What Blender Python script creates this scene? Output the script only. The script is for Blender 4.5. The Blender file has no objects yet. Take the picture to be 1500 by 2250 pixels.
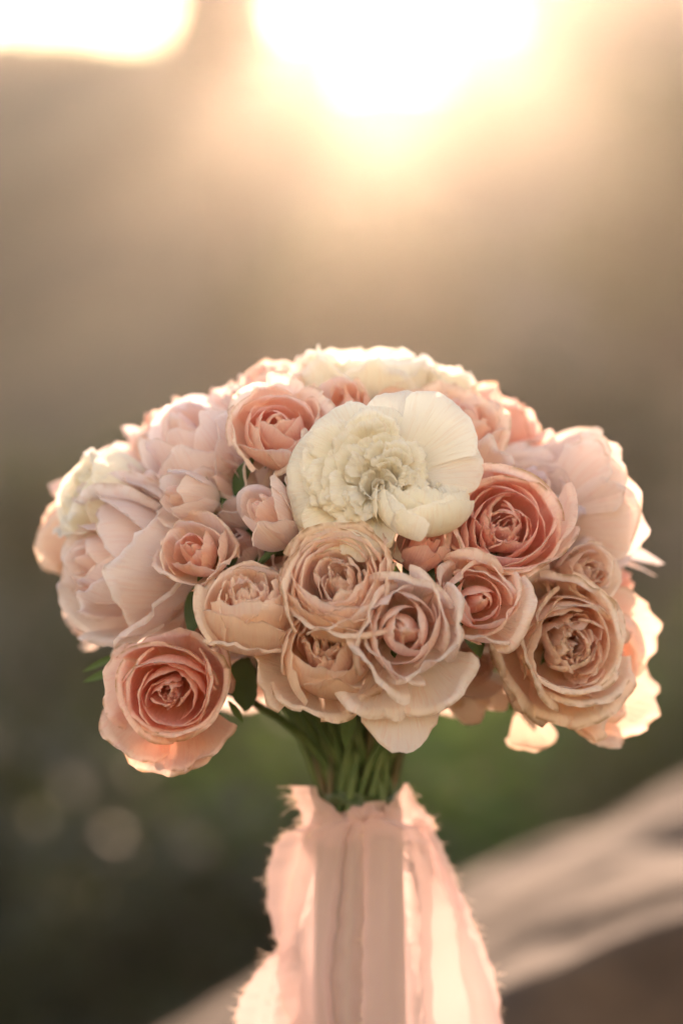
import bpy, math, random
import numpy as np
from mathutils import Vector, Matrix, Quaternion, noise

R_ = math.radians
scene = bpy.context.scene
col = scene.collection

# ------------------------------------------------------------------ camera
# The bouquet stands at the origin; the camera is level, just over a metre in front of it.
CAM_Z = 1.35
FOCUS = 1.06                     # metres from the lens to the front roses
FRONT = -0.110                   # y of the front roses
CAM_Y = FRONT - FOCUS
MM = 0.0002                      # metres per photo pixel in the plane of the front roses
cam_d = bpy.data.cameras.new('camera')
cam = bpy.data.objects.new('camera', cam_d)
col.objects.link(cam)
cam.location = (0, CAM_Y, CAM_Z)
cam.rotation_euler = (R_(90), 0, 0)
cam_d.sensor_fit = 'HORIZONTAL'
cam_d.sensor_width = 24.0
cam_d.lens = 24.0 * FOCUS / (1500 * MM)
cam_d.clip_start = 0.05
cam_d.clip_end = 500
cam_d.dof.use_dof = True
cam_d.dof.focus_distance = FOCUS + 0.012
cam_d.dof.aperture_fstop = 2.6
scene.camera = cam

# ------------------------------------------------------------------ sky, sun, exposure
SUN_EL, SUN_AZ = 13.5, 1.5       # degrees above the horizon, degrees right of straight ahead (+Y)
world = bpy.data.worlds.new('World')
scene.world = world
world.use_nodes = True
wn = world.node_tree
bgn = wn.nodes['Background']
sky = wn.nodes.new('ShaderNodeTexSky')
sky.sky_type = 'NISHITA'
sky.sun_disc = False
sky.sun_elevation = R_(SUN_EL)
sky.sun_rotation = R_(SUN_AZ)
sky.air_density = 2.0
sky.dust_density = 0.25
sky.ozone_density = 1.0
wn.links.new(sky.outputs[0], bgn.inputs[0])
bgn.inputs[1].default_value = 0.15

sun_d = bpy.data.lights.new('sun', 'SUN')
sun_d.energy = 3.0
sun_d.angle = R_(0.5)
sun_d.color = (1.0, 0.77, 0.50)
sun = bpy.data.objects.new('sun', sun_d)
col.objects.link(sun)
sd = Vector((math.sin(R_(SUN_AZ)) * math.cos(R_(SUN_EL)), math.cos(R_(SUN_AZ)) * math.cos(R_(SUN_EL)), math.sin(R_(SUN_EL))))
sun.rotation_euler = sd.to_track_quat('Z', 'Y').to_euler()

scene.view_settings.view_transform = 'Standard'
scene.view_settings.look = 'None'
scene.view_settings.gamma = 1.0
scene.view_settings.exposure = 1.85
scene.view_settings.use_white_balance = True      # set for open shade: the sky-lit side reads warm
scene.view_settings.white_balance_temperature = 6800
scene.view_settings.white_balance_tint = 32
scene.view_settings.use_curve_mapping = False
scene.render.engine = 'CYCLES'
cy = scene.cycles
cy.use_denoising = True
cy.max_bounces = 16
cy.diffuse_bounces = 10
cy.transmission_bounces = 10
cy.volume_bounces = 1
cy.caustics_reflective = False
cy.caustics_refractive = False
cy.sample_clamp_indirect = 6.0

HAZE_DENSITY = 0.0013
HAZE_G = 0.86


def at(px, py, y):
    """Photo pixel + world depth y -> world point."""
    k = (y - CAM_Y) / FOCUS * MM
    return Vector(((px - 750) * k, y, CAM_Z + (1125 - py) * k))


# ------------------------------------------------------------------ helpers
def tag(o, label=None, cat=None, group=None, kind=None):
    if label: o['label'] = label
    if cat: o['category'] = cat
    if group: o['group'] = group
    if kind: o['kind'] = kind
    return o


def empty(name, loc, label=None, cat=None, group=None):
    o = bpy.data.objects.new(name, None)
    col.objects.link(o)
    o.location = loc
    o.empty_display_size = 0.01
    return tag(o, label, cat, group)


def link_mesh(name, verts, faces, mat, parent=None, smooth=True, uv=None, uv2=None):
    me = bpy.data.meshes.new(name)
    me.from_pydata([tuple(v) for v in verts], [], faces)
    if uv is not None:
        li = np.empty(len(me.loops), dtype=np.int32)
        me.loops.foreach_get('vertex_index', li)
        a = me.uv_layers.new(name='UVMap')
        a.data.foreach_set('uv', np.asarray(uv, dtype=np.float32)[li].ravel())
        if uv2 is not None:
            b = me.uv_layers.new(name='Info')
            b.data.foreach_set('uv', np.asarray(uv2, dtype=np.float32)[li].ravel())
    if smooth:
        me.polygons.foreach_set('use_smooth', np.ones(len(me.polygons), dtype=bool))
    me.materials.append(mat)
    o = bpy.data.objects.new(name, me)
    col.objects.link(o)
    if parent is not None:
        o.parent = parent
    return o


_grid_cache = {}


def grid_faces(nu, nv):
    if (nu, nv) not in _grid_cache:
        _grid_cache[nu, nv] = [(i * nv + j, (i + 1) * nv + j, (i + 1) * nv + j + 1, i * nv + j + 1)
                               for i in range(nu - 1) for j in range(nv - 1)]
    return _grid_cache[nu, nv]


def tube(pts, rad, n=7):
    """verts, faces of a tube along pts with per-point radii."""
    pts = [Vector(p) for p in pts]
    vs, fs = [], []
    up = Vector((0.3, 1, 0.2)).normalized()
    for i, p in enumerate(pts):
        d = (pts[min(i + 1, len(pts) - 1)] - pts[max(i - 1, 0)]).normalized()
        a = d.cross(up).normalized()
        b = d.cross(a).normalized()
        for k in range(n):
            t = 2 * math.pi * k / n
            vs.append(p + (a * math.cos(t) + b * math.sin(t)) * rad[i])
    for i in range(len(pts) - 1):
        for k in range(n):
            k2 = (k + 1) % n
            fs.append((i * n + k, i * n + k2, (i + 1) * n + k2, (i + 1) * n + k))
    fs.append(tuple(range(n))[::-1])
    fs.append(tuple(range((len(pts) - 1) * n, len(pts) * n)))
    return vs, fs


def smooth_noise(rng, x, k, n=5):
    """smooth 1-D noise of array x, base frequency k, about -1..1"""
    s = np.zeros_like(x)
    for j in range(n):
        s = s + rng.uniform(0.4, 1) * np.sin(x * k * rng.uniform(0.5, 1.9) + rng.uniform(0, 6.28)) / (1 + 0.5 * j)
    return s / 1.8


# ------------------------------------------------------------------ materials
def new_mat(name):
    m = bpy.data.materials.new(name)
    m.use_nodes = True
    nt = m.node_tree
    for n in list(nt.nodes):
        nt.nodes.remove(n)
    out = nt.nodes.new('ShaderNodeOutputMaterial')
    return m, nt, out


def N(nt, t, **kw):
    n = nt.nodes.new(t)
    for k, v in kw.items():
        if k == 'ins':
            for kk, vv in v.items():
                n.inputs[kk].default_value = vv
        else:
            setattr(n, k, v)
    return n


def mixc(nt, fac, a, b, blend='MIX'):
    n = N(nt, 'ShaderNodeMix', data_type='RGBA', blend_type=blend)
    for sock, val in ((n.inputs[0], fac), (n.inputs[6], a), (n.inputs[7], b)):
        if isinstance(val, bpy.types.NodeSocket):
            nt.links.new(val, sock)
        elif isinstance(val, (int, float)):
            sock.default_value = val
        else:
            sock.default_value = (*val, 1)
    return n.outputs[2]


def mapr(nt, val, a, b, c, d, smooth=True):
    n = N(nt, 'ShaderNodeMapRange', interpolation_type='SMOOTHSTEP' if smooth else 'LINEAR')
    nt.links.new(val, n.inputs[0])
    for i, x in enumerate((a, b, c, d)):
        n.inputs[i + 1].default_value = x
    return n.outputs[0]


def petal_mat(name, inner, outer, rim, base, trans=0.58, brown=0.5):
    """Petal: pigment runs inner -> outer through the head, base -> rim along each petal; fine veins; thin dry edge."""
    m, nt, out = new_mat(name)
    uv = N(nt, 'ShaderNodeUVMap', uv_map='UVMap')
    info = N(nt, 'ShaderNodeUVMap', uv_map='Info')
    su = N(nt, 'ShaderNodeSeparateXYZ'); nt.links.new(uv.outputs[0], su.inputs[0])
    si = N(nt, 'ShaderNodeSeparateXYZ'); nt.links.new(info.outputs[0], si.inputs[0])
    geo = N(nt, 'ShaderNodeTexCoord')
    c = mixc(nt, mapr(nt, si.outputs[0], 0.15, 0.95, 0, 1), inner, outer)
    c = mixc(nt, mapr(nt, su.outputs[1], 0.55, 1.0, 0, 0.55), c, rim)
    c = mixc(nt, mapr(nt, su.outputs[1], 0.0, 0.42, 0.85, 0), c, base)
    # blotches of paler and deeper pigment, per petal random
    nz = N(nt, 'ShaderNodeTexNoise', ins={'Scale': 55.0, 'Detail': 3.0})
    nt.links.new(geo.outputs['Object'], nz.inputs['Vector'])
    c = mixc(nt, mapr(nt, nz.outputs[0], 0.4, 0.75, 0, 0.35), c, tuple(x * 0.5 + y * 0.5 for x, y in zip(rim, outer)))
    c = mixc(nt, mapr(nt, si.outputs[1], 0, 1, 0, 0.22), c, base)
    # veins fanning along the petal
    mp = N(nt, 'ShaderNodeMapping'); mp.inputs['Scale'].default_value = (34, 3.0, 1)
    nt.links.new(uv.outputs[0], mp.inputs[0])
    vn = N(nt, 'ShaderNodeTexNoise', ins={'Scale': 1.0, 'Detail': 4.0, 'Distortion': 0.6})
    nt.links.new(mp.outputs[0], vn.inputs['Vector'])
    dark = tuple(x * y for x, y in zip(inner, (0.9, 0.72, 0.68)))
    c = mixc(nt, mapr(nt, vn.outputs[0], 0.50, 0.68, 0, 0.27), c, dark)
    # dry, tan edge where the petal has aged
    en = N(nt, 'ShaderNodeTexNoise', ins={'Scale': 130.0, 'Detail': 2.0})
    nt.links.new(geo.outputs['Object'], en.inputs['Vector'])
    ed = N(nt, 'ShaderNodeMath', operation='MULTIPLY')
    nt.links.new(mapr(nt, su.outputs[1], 0.87, 1.0, 0, 1), ed.inputs[0])
    nt.links.new(mapr(nt, en.outputs[0], 0.40, 0.62, 0, brown), ed.inputs[1])
    c = mixc(nt, ed.outputs[0], c, (0.42, 0.24, 0.10))
    bump = N(nt, 'ShaderNodeBump', ins={'Strength': 0.6, 'Distance': 0.0009})
    cn = N(nt, 'ShaderNodeTexNoise', ins={'Scale': 190.0, 'Detail': 3.0})
    nt.links.new(geo.outputs['Object'], cn.inputs['Vector'])
    hs = N(nt, 'ShaderNodeMath', operation='ADD')
    nt.links.new(vn.outputs[0], hs.inputs[0]); nt.links.new(cn.outputs[0], hs.inputs[1])
    nt.links.new(hs.outputs[0], bump.inputs['Height'])
    bs = N(nt, 'ShaderNodeBsdfPrincipled', ins={'Roughness': 0.62})
    bs.inputs['Specular IOR Level'].default_value = 0.28
    bs.inputs['Sheen Weight'].default_value = 0.18
    bs.inputs['Sheen Roughness'].default_value = 0.4
    nt.links.new(c, bs.inputs['Base Color'])
    nt.links.new(bump.outputs[0], bs.inputs['Normal'])
    tr = N(nt, 'ShaderNodeBsdfTranslucent')
    g = N(nt, 'ShaderNodeGamma', ins={1: 1.12}); nt.links.new(c, g.inputs[0])
    nt.links.new(g.outputs[0], tr.inputs[0])
    nt.links.new(bump.outputs[0], tr.inputs['Normal'])
    mx = N(nt, 'ShaderNodeMixShader', ins={0: trans})
    nt.links.new(bs.outputs[0], mx.inputs[1]); nt.links.new(tr.outputs[0], mx.inputs[2])
    nt.links.new(mx.outputs[0], out.inputs[0])
    return m


PETAL = {
    'blush': petal_mat('blush_petal', (0.92, 0.68, 0.61), (0.89, 0.77, 0.73), (0.89, 0.82, 0.80), (0.90, 0.78, 0.65)),
    'peach': petal_mat('peach_petal', (0.94, 0.62, 0.51), (0.94, 0.73, 0.61), (0.94, 0.80, 0.71), (0.92, 0.72, 0.52)),
    'coral': petal_mat('coral_petal', (0.94, 0.56, 0.50), (0.94, 0.69, 0.61), (0.94, 0.76, 0.68), (0.93, 0.63, 0.46), brown=0.8),
    'tan': petal_mat('tan_petal', (0.93, 0.71, 0.62), (0.93, 0.77, 0.66), (0.94, 0.82, 0.72), (0.92, 0.74, 0.58), brown=0.8),
    'white': petal_mat('white_petal', (0.93, 0.88, 0.74), (0.93, 0.89, 0.81), (0.93, 0.90, 0.86), (0.93, 0.87, 0.70), brown=0.06),
    'pale': petal_mat('pale_petal', (0.91, 0.73, 0.69), (0.90, 0.79, 0.77), (0.90, 0.83, 0.83), (0.91, 0.80, 0.73), brown=0.4),
    'shell': petal_mat('shell_petal', (0.94, 0.62, 0.54), (0.94, 0.76, 0.67), (0.94, 0.83, 0.77), (0.93, 0.74, 0.56), brown=0.5),
}


def leaf_mat(name, c1, c2, scale, trans=0.4, rough=0.5, coord='Object'):
    m, nt, out = new_mat(name)
    tc = N(nt, 'ShaderNodeTexCoord')
    nz = N(nt, 'ShaderNodeTexNoise', ins={'Scale': scale, 'Detail': 4.0})
    nt.links.new(tc.outputs[coord], nz.inputs['Vector'])
    c = mixc(nt, mapr(nt, nz.outputs[0], 0.35, 0.68, 0, 1), c1, c2)
    bs = N(nt, 'ShaderNodeBsdfPrincipled', ins={'Roughness': rough})
    bs.inputs['Specular IOR Level'].default_value = 0.3
    nt.links.new(c, bs.inputs['Base Color'])
    tr = N(nt, 'ShaderNodeBsdfTranslucent')
    nt.links.new(mixc(nt, 0.5, c, (0.22, 0.30, 0.05)), tr.inputs[0])
    mx = N(nt, 'ShaderNodeMixShader', ins={0: trans})
    nt.links.new(bs.outputs[0], mx.inputs[1]); nt.links.new(tr.outputs[0], mx.inputs[2])
    nt.links.new(mx.outputs[0], out.inputs[0])
    return m


def rough_mat(name, stops, scale, detail=8.0, bump=0.3, rough=0.9, dist=0.02):
    m, nt, out = new_mat(name)
    tc = N(nt, 'ShaderNodeTexCoord')
    nz = N(nt, 'ShaderNodeTexNoise', ins={'Scale': scale, 'Detail': detail, 'Roughness': 0.62})
    nt.links.new(tc.outputs['Object'], nz.inputs['Vector'])
    cr = N(nt, 'ShaderNodeValToRGB')
    cr.color_ramp.elements[0].position = stops[0][0]; cr.color_ramp.elements[0].color = (*stops[0][1], 1)
    cr.color_ramp.elements[1].position = stops[-1][0]; cr.color_ramp.elements[1].color = (*stops[-1][1], 1)
    for p, c in stops[1:-1]:
        e = cr.color_ramp.elements.new(p); e.color = (*c, 1)
    nt.links.new(nz.outputs[0], cr.inputs[0])
    bs = N(nt, 'ShaderNodeBsdfPrincipled', ins={'Roughness': rough})
    bs.inputs['Specular IOR Level'].default_value = 0.2
    nt.links.new(cr.outputs[0], bs.inputs['Base Color'])
    bp = N(nt, 'ShaderNodeBump', ins={'Strength': bump, 'Distance': dist})
    nt.links.new(nz.outputs[0], bp.inputs['Height'])
    nt.links.new(bp.outputs[0], bs.inputs['Normal'])
    nt.links.new(bs.outputs[0], out.inputs[0])
    return m


M_STEM = leaf_mat('rose_stem', (0.04, 0.085, 0.025), (0.085, 0.13, 0.045), 60, trans=0.0, rough=0.55)
M_STEM2 = leaf_mat('rose_stem_brown', (0.05, 0.06, 0.025), (0.10, 0.075, 0.04), 50, trans=0.0, rough=0.6)
M_SEPAL = leaf_mat('rose_sepal', (0.06, 0.12, 0.04), (0.12, 0.19, 0.07), 90, trans=0.3)
M_LEAF = leaf_mat('rose_leaf', (0.035, 0.085, 0.03), (0.07, 0.14, 0.05), 40, trans=0.3)
M_TIE = leaf_mat('stem_tie', (0.025, 0.05, 0.018), (0.045, 0.07, 0.03), 120, trans=0.0, rough=0.45)
M_SHRUB = [leaf_mat('shrub_leaf_green', (0.020, 0.07, 0.014), (0.04, 0.12, 0.022), 3, trans=0.4),
           leaf_mat('shrub_leaf_dark', (0.010, 0.015, 0.008), (0.018, 0.024, 0.012), 3, trans=0.1),
           leaf_mat('shrub_leaf_olive', (0.05, 0.05, 0.025), (0.08, 0.07, 0.03), 3, trans=0.25)]
M_BARK = rough_mat('bark', [(0.3, (0.05, 0.035, 0.025)), (0.7, (0.12, 0.09, 0.065))], 8)
M_DRY = leaf_mat('dry_pale_leaf', (0.55, 0.45, 0.36), (0.65, 0.55, 0.45), 30, trans=0.35)
M_ROCK = rough_mat('tan_rock', [(0.30, (0.026, 0.016, 0.011)), (0.48, (0.08, 0.049, 0.031)), (0.72, (0.125, 0.078, 0.05))], 5.0, bump=0.6, dist=0.03)
M_GROUND = rough_mat('dark_grass_ground', [(0.3, (0.018, 0.024, 0.012)), (0.55, (0.034, 0.042, 0.02)), (0.75, (0.06, 0.058, 0.032))], 0.8, bump=0.4, dist=0.1)
M_HILL = rough_mat('dry_hillside', [(0.3, (0.03, 0.026, 0.015)), (0.5, (0.08, 0.058, 0.032)), (0.72, (0.13, 0.09, 0.05))], 0.35, bump=0.5, dist=0.2)


def silk_mat(name, c1, trans=0.5):
    m, nt, out = new_mat(name)
    uv = N(nt, 'ShaderNodeUVMap', uv_map='UVMap')
    mp = N(nt, 'ShaderNodeMapping'); mp.inputs['Scale'].default_value = (160, 9, 1)
    nt.links.new(uv.outputs[0], mp.inputs[0])
    nz = N(nt, 'ShaderNodeTexNoise', ins={'Scale': 1.0, 'Detail': 3.0})
    nt.links.new(mp.outputs[0], nz.inputs['Vector'])
    c = mixc(nt, mapr(nt, nz.outputs[0], 0.35, 0.7, 0, 0.25), c1, tuple(x * 0.86 for x in c1))
    bp = N(nt, 'ShaderNodeBump', ins={'Strength': 0.12, 'Distance': 0.0003})
    nt.links.new(nz.outputs[0], bp.inputs['Height'])
    bs = N(nt, 'ShaderNodeBsdfPrincipled', ins={'Roughness': 0.55})
    bs.inputs['Sheen Weight'].default_value = 0.4
    nt.links.new(c, bs.inputs['Base Color']); nt.links.new(bp.outputs[0], bs.inputs['Normal'])
    tr = N(nt, 'ShaderNodeBsdfTranslucent'); nt.links.new(c, tr.inputs[0])
    mx = N(nt, 'ShaderNodeMixShader', ins={0: trans})
    nt.links.new(bs.outputs[0], mx.inputs[1]); nt.links.new(tr.outputs[0], mx.inputs[2])
    tp = N(nt, 'ShaderNodeBsdfTransparent')
    m2 = N(nt, 'ShaderNodeMixShader', ins={0: 0.26})
    nt.links.new(mx.outputs[0], m2.inputs[1]); nt.links.new(tp.outputs[0], m2.inputs[2])
    nt.links.new(m2.outputs[0], out.inputs[0])
    return m


M_SILK = silk_mat('pink_silk', (0.81, 0.58, 0.56))
M_FRAY = silk_mat('silk_thread', (0.84, 0.66, 0.56))

# ------------------------------------------------------------------ the setting
rs = np.random.RandomState(4)


def fnoise(x, y, f, seed):
    r = np.random.RandomState(seed)
    s = 0
    for j in range(7):
        a = r.uniform(0, 6.28); k = f * r.uniform(0.5, 2.2)
        s = s + np.sin((x * math.cos(a) + y * math.sin(a)) * k + r.uniform(0, 6.28)) / (k / f)
    return s / 4.0


def sheet(name, xs, ys, zf, mat):
    X, Y = np.meshgrid(xs, ys, indexing='ij')
    Z = zf(X, Y)
    return link_mesh(name, np.stack([X.ravel(), Y.ravel(), Z.ravel()], 1), grid_faces(len(xs), len(ys)), mat)


g = sheet('ground', np.linspace(-44, 44, 90), np.linspace(-30, 50, 80), lambda X, Y: 0.10 * fnoise(X, Y, 0.5, 1), M_GROUND)
tag(g, kind='structure')

RIDGE_Y = 33.0
HK = (RIDGE_Y - CAM_Y) / FOCUS * MM


def ridge_z(X):
    px = 750 + X / HK
    pts_x = [-9000, -1500, 0, 120, 250, 340, 400, 440, 540, 585, 650, 760, 850, 900, 1000, 1100, 1300, 1600, 2400, 9000]
    pts_y = [0, 60, 100, 122, 128, 105, 45, -40, -40, 5, 115, 195, 232, 220, 160, 85, -80, -150, -60, 0]
    py = np.interp(px, pts_x, pts_y)
    return CAM_Z + (1125 - py) * HK


def hill_z(X, Y):
    t = np.clip((Y - 9.0) / (RIDGE_Y - 9.0), 0, 1)
    back = np.clip((Y - RIDGE_Y) / 12.0, 0, 1)
    s = t * t * (3 - 2 * t) * 0.45 + t * 0.55
    z = -0.35 + (ridge_z(X) + 0.35) * s - back * 7.0
    return z + 0.22 * fnoise(X, Y, 1.1, 7) * np.sin(np.pi * t) + 0.05


hill = sheet('hillside', np.linspace(-40, 40, 170), np.linspace(9, 45, 90), hill_z, M_HILL)
tag(hill, kind='structure')


def rock_z(X, Y):
    base = 0.974 + 0.43 * X
    base = np.where(X > 0.45, 0.974 + 0.43 * 0.45 + 0.1 * (X - 0.45), base)
    n = np.zeros_like(X)
    it = np.nditer(X, flags=['multi_index'])
    for _ in it:
        i = it.multi_index
        q = Vector((X[i] * 3.2, Y[i] * 3.2, 0.7))
        n[i] = 0.022 * noise.fractal(q, 1.0, 2.1, 6) - 0.012 * max(0.0, noise.noise(q * 2.7 + Vector((5, 2, 0)))) ** 0.7
    calm = np.clip((np.hypot(X, Y) - 0.08) / 0.2, 0, 1)
    drop = np.clip((0.42 + 0.06 * np.sin(X * 9) - Y) / 0.2, 0, 1) * np.clip((X - 0.06) / 0.10, 0, 1)
    z = base + n * calm - 0.22 * drop
    edge_far = 0.95 + 0.06 * np.sin(X * 5) + 0.04 * np.sin(X * 13 + 1)
    f = np.clip((Y - edge_far) / 0.35, 0, 1)
    z = z - f ** 1.6 * 1.25
    f2 = np.clip((-0.55 - Y) / 0.4, 0, 1)
    z = z - f2 ** 1.5 * 1.4
    f3 = np.clip((-0.55 - X) / 0.5, 0, 1)
    z = z - f3 ** 1.3 * 0.95
    f4 = np.clip((X - 1.15) / 0.5, 0, 1)
    z = z - f4 ** 1.5 * 1.6
    return np.maximum(z, -0.25)


rk = sheet('boulder', np.linspace(-1.15, 1.75, 210), np.linspace(-1.0, 1.35, 180), rock_z, M_ROCK)
tag(rk, 'large tan boulder that the bouquet stands on, sloping up to the right', 'rock')


def leaf_cloud(rng, n, rx, ry, rz, size, clumps=14, spread=0.24):
    """leaf-sized quads spread in clumps through an ellipsoid crown (base at z=0)."""
    cs = []
    for _ in range(clumps):
        v = rng.normal(size=3); v /= np.linalg.norm(v)
        cs.append(v * rng.uniform(0.35, 0.85))
    vs, fs = [], []
    for i in range(n):
        c = cs[rng.randint(clumps)]
        p = c + rng.normal(size=3) * spread
        p = p * np.array([rx, ry, rz]) + np.array([0, 0, rz * 0.95])
        d = rng.normal(size=3); d /= np.linalg.norm(d)
        e = np.cross(d, rng.normal(size=3)); e /= np.linalg.norm(e)
        s = size * rng.uniform(0.6, 1.4)
        b = len(vs)
        nrm = np.cross(d, e)
        vs += [p - d * s, p + e * s * 0.45 + nrm * s * 0.15, p + d * s, p - e * s * 0.45 + nrm * s * 0.15]
        fs.append((b, b + 1, b + 2, b + 3))
    return vs, fs


def shrub(name, loc, rx, ry, rz, n, size, mat, label, cat, group, seed, trunk=0.3, clumps=14, spread=0.24):
    rng = np.random.RandomState(seed)
    e = empty(name, loc, label, cat, group)
    vs, fs = leaf_cloud(rng, n, rx, ry, rz, size, clumps, spread)
    link_mesh('crown', np.array(vs) + np.array([0, 0, trunk]), fs, mat, e, smooth=False)
    for k in range(3):
        a = rng.uniform(0, 6.28)
        top = Vector((math.cos(a) * rx * 0.4, math.sin(a) * ry * 0.4, trunk + rz * 1.2))
        v2, f2 = tube([(0.02 * k, 0, -0.1), top * 0.5 + Vector((0.03, 0, 0)), top], [0.05 * rx, 0.04 * rx, 0.012 * rx], 6)
        link_mesh('trunk', v2, f2, M_BARK, e)
    return e


def ground_at(x, y):
    a = 0.10 * float(fnoise(np.array(x), np.array(y), 0.5, 1))
    if y > 9:
        a = max(a, float(hill_z(np.array(x), np.array(y))))
    return a


# near shrubs, dark and blurred, behind the boulder: (px centre, y, half width m, height m, mat, label)
near = [
    (820, 3.3, 0.42, 0.98, 0, 'fresh green shrub glowing behind the stems and ribbon'),
    (1130, 4.2, 0.55, 1.02, 0, 'mid green shrub behind the lower right roses'),
    (1520, 3.6, 0.50, 1.06, 2, 'olive shrub behind the rock at the right edge'),
    (420, 3.0, 0.50, 0.95, 1, 'dark shrub below the hanging coral rose'),
    (60, 3.4, 0.60, 1.05, 1, 'darkest shrub at the lower left edge'),
    (250, 5.2, 0.9, 1.15, 1, 'broad dark shrub rising behind the left side of the bouquet'),
    (1300, 6.0, 0.9, 1.18, 1, 'broad dark shrub rising behind the right side of the bouquet'),
    (700, 5.6, 0.9, 1.15, 1, 'broad dark shrub hidden behind the middle of the bouquet'),
]
for i, (px, y, hw, h, mi, lab) in enumerate(near):
    p = at(px, 1125, y)
    shrub('shrub', (p.x, y, ground_at(p.x, y)), hw, hw * 0.8, h / 1.95 - 0.05, 2600, 0.035, M_SHRUB[mi], lab, 'shrub', 'shrubs behind the boulder', 50 + i, trunk=0.12)
far = [
    (330, 12, 0.8, 1.1, 2, 'olive bush low on the hillside left of the bouquet'),
    (1240, 13, 0.9, 1.4, 1, 'dark bush on the hillside above the right petals'),
    (1480, 17, 1.0, 1.9, 2, 'tall olive bush on the hillside at the right edge'),
    (760, 18, 1.1, 1.3, 2, 'olive bush on the hillside above the white roses'),
]
for i, (px, y, hw, h, mi, lab) in enumerate(far):
    p = at(px, 1125, y)
    shrub('bush', (p.x, y, ground_at(p.x, y)), hw, hw, h / 1.95, 1300, 0.11, M_SHRUB[mi], lab, 'bush', 'bushes on the hillside', 80 + i, trunk=0.15)
# scrub added along the skyline, thin at its top to soften the sky glow
for i, (px, rx, h, lab) in enumerate([
        (60, 1.0, 0.2, 'low scrub added to soften the glow under the left patch of sky'), (250, 1.1, 0.2, 'flat scrub added to soften the sky glow left of the slim tree'),
        (690, 0.8, 0.3, 'scrub added to soften the sky glow left of the notch'), (855, 0.9, 0.2, 'low scrub added to soften the sky glow in the notch'),
        (1030, 0.9, 0.3, 'scrub added to soften the sky glow right of the notch'), (1200, 1.0, 0.35, 'taller scrub added to soften the sky glow up the right slope')]):
    p = at(px, 1125, RIDGE_Y)
    shrub('scrub', (p.x, RIDGE_Y, float(hill_z(np.array(p.x), np.array(RIDGE_Y))) - 0.15), rx, 0.8, h, 1400, 0.11, M_SHRUB[2], lab, 'scrub', 'scrub added to soften the sky glow', 120 + i, trunk=0.0, clumps=26, spread=0.22)
# slim tree on the ridge between the two bright patches of sky, and a spreading one on the right
p = at(497, 190, 17.0)
gz = ground_at(p.x, 17.0)
shrub('slim_tree', (p.x, 17.0, gz), 0.50, 0.5, 1.4, 7000, 0.08, M_SHRUB[1], 'slim tree on the hillside between the two bright patches of sky', 'tree', None, 95, trunk=p.z - gz, clumps=60, spread=0.15)
p = at(1500, 0, 32.0)
shrub('spreading_tree', (p.x, 32.0, ground_at(p.x, 32.0)), 1.5, 1.2, 1.4, 2500, 0.14, M_SHRUB[2], 'spreading tree on the ridge in the top right corner', 'tree', None, 96, trunk=0.3)

# pale dry leaves that catch the light among the dark shrubs (soft discs in the photo)
for i, (px, py, y, s, lab) in enumerate([
        (85, 1800, 2.45, 0.016, 'largest pale dry leaf catching light at the lower left'),
        (285, 1880, 2.5, 0.008, 'dim pale leaf right of the largest one'),
        (220, 1972, 2.5, 0.010, 'pale leaf below the other two at the lower left')]):
    u = np.linspace(-1, 1, 6); vv = np.linspace(0, 1, 8)
    U, V = np.meshgrid(u, vv, indexing='ij')
    w = np.sin(np.pi * np.clip(V, 0.02, 0.98)) ** 0.7
    pts = np.stack([U * w * 0.5, 0.25 * U ** 2 * w + 0.2 * np.sin(V * 2), (V - 0.5) * 1.8], -1).reshape(-1, 3) * s
    o = link_mesh('dry_leaf', pts, grid_faces(6, 8), M_DRY)
    o.location = at(px, py, y)
    o.rotation_euler = (R_(35), R_(20 * i - 10), R_(30 * i))
    tag(o, lab, 'leaf', 'pale leaves among the dark shrubs')

# the warm hazy air
hb = [(-47, -33, -1.6), (47, -33, -1.6), (47, 53, -1.6), (-47, 53, -1.6), (-47, -33, 12.5), (47, -33, 12.5), (47, 53, 12.5), (-47, 53, 12.5)]
hf = [(0, 3, 2, 1), (4, 5, 6, 7), (0, 1, 5, 4), (1, 2, 6, 5), (2, 3, 7, 6), (3, 0, 4, 7)]
mh, nth, oh = new_mat('warm_haze')
pv = N(nth, 'ShaderNodeVolumePrincipled', ins={'Density': HAZE_DENSITY, 'Anisotropy': HAZE_G, 'Color': (1.0, 0.95, 0.85, 1)})
nth.links.new(pv.outputs[0], oh.inputs['Volume'])
hz = link_mesh('haze', hb, hf, mh, smooth=False)
tag(hz, kind='stuff')

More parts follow.
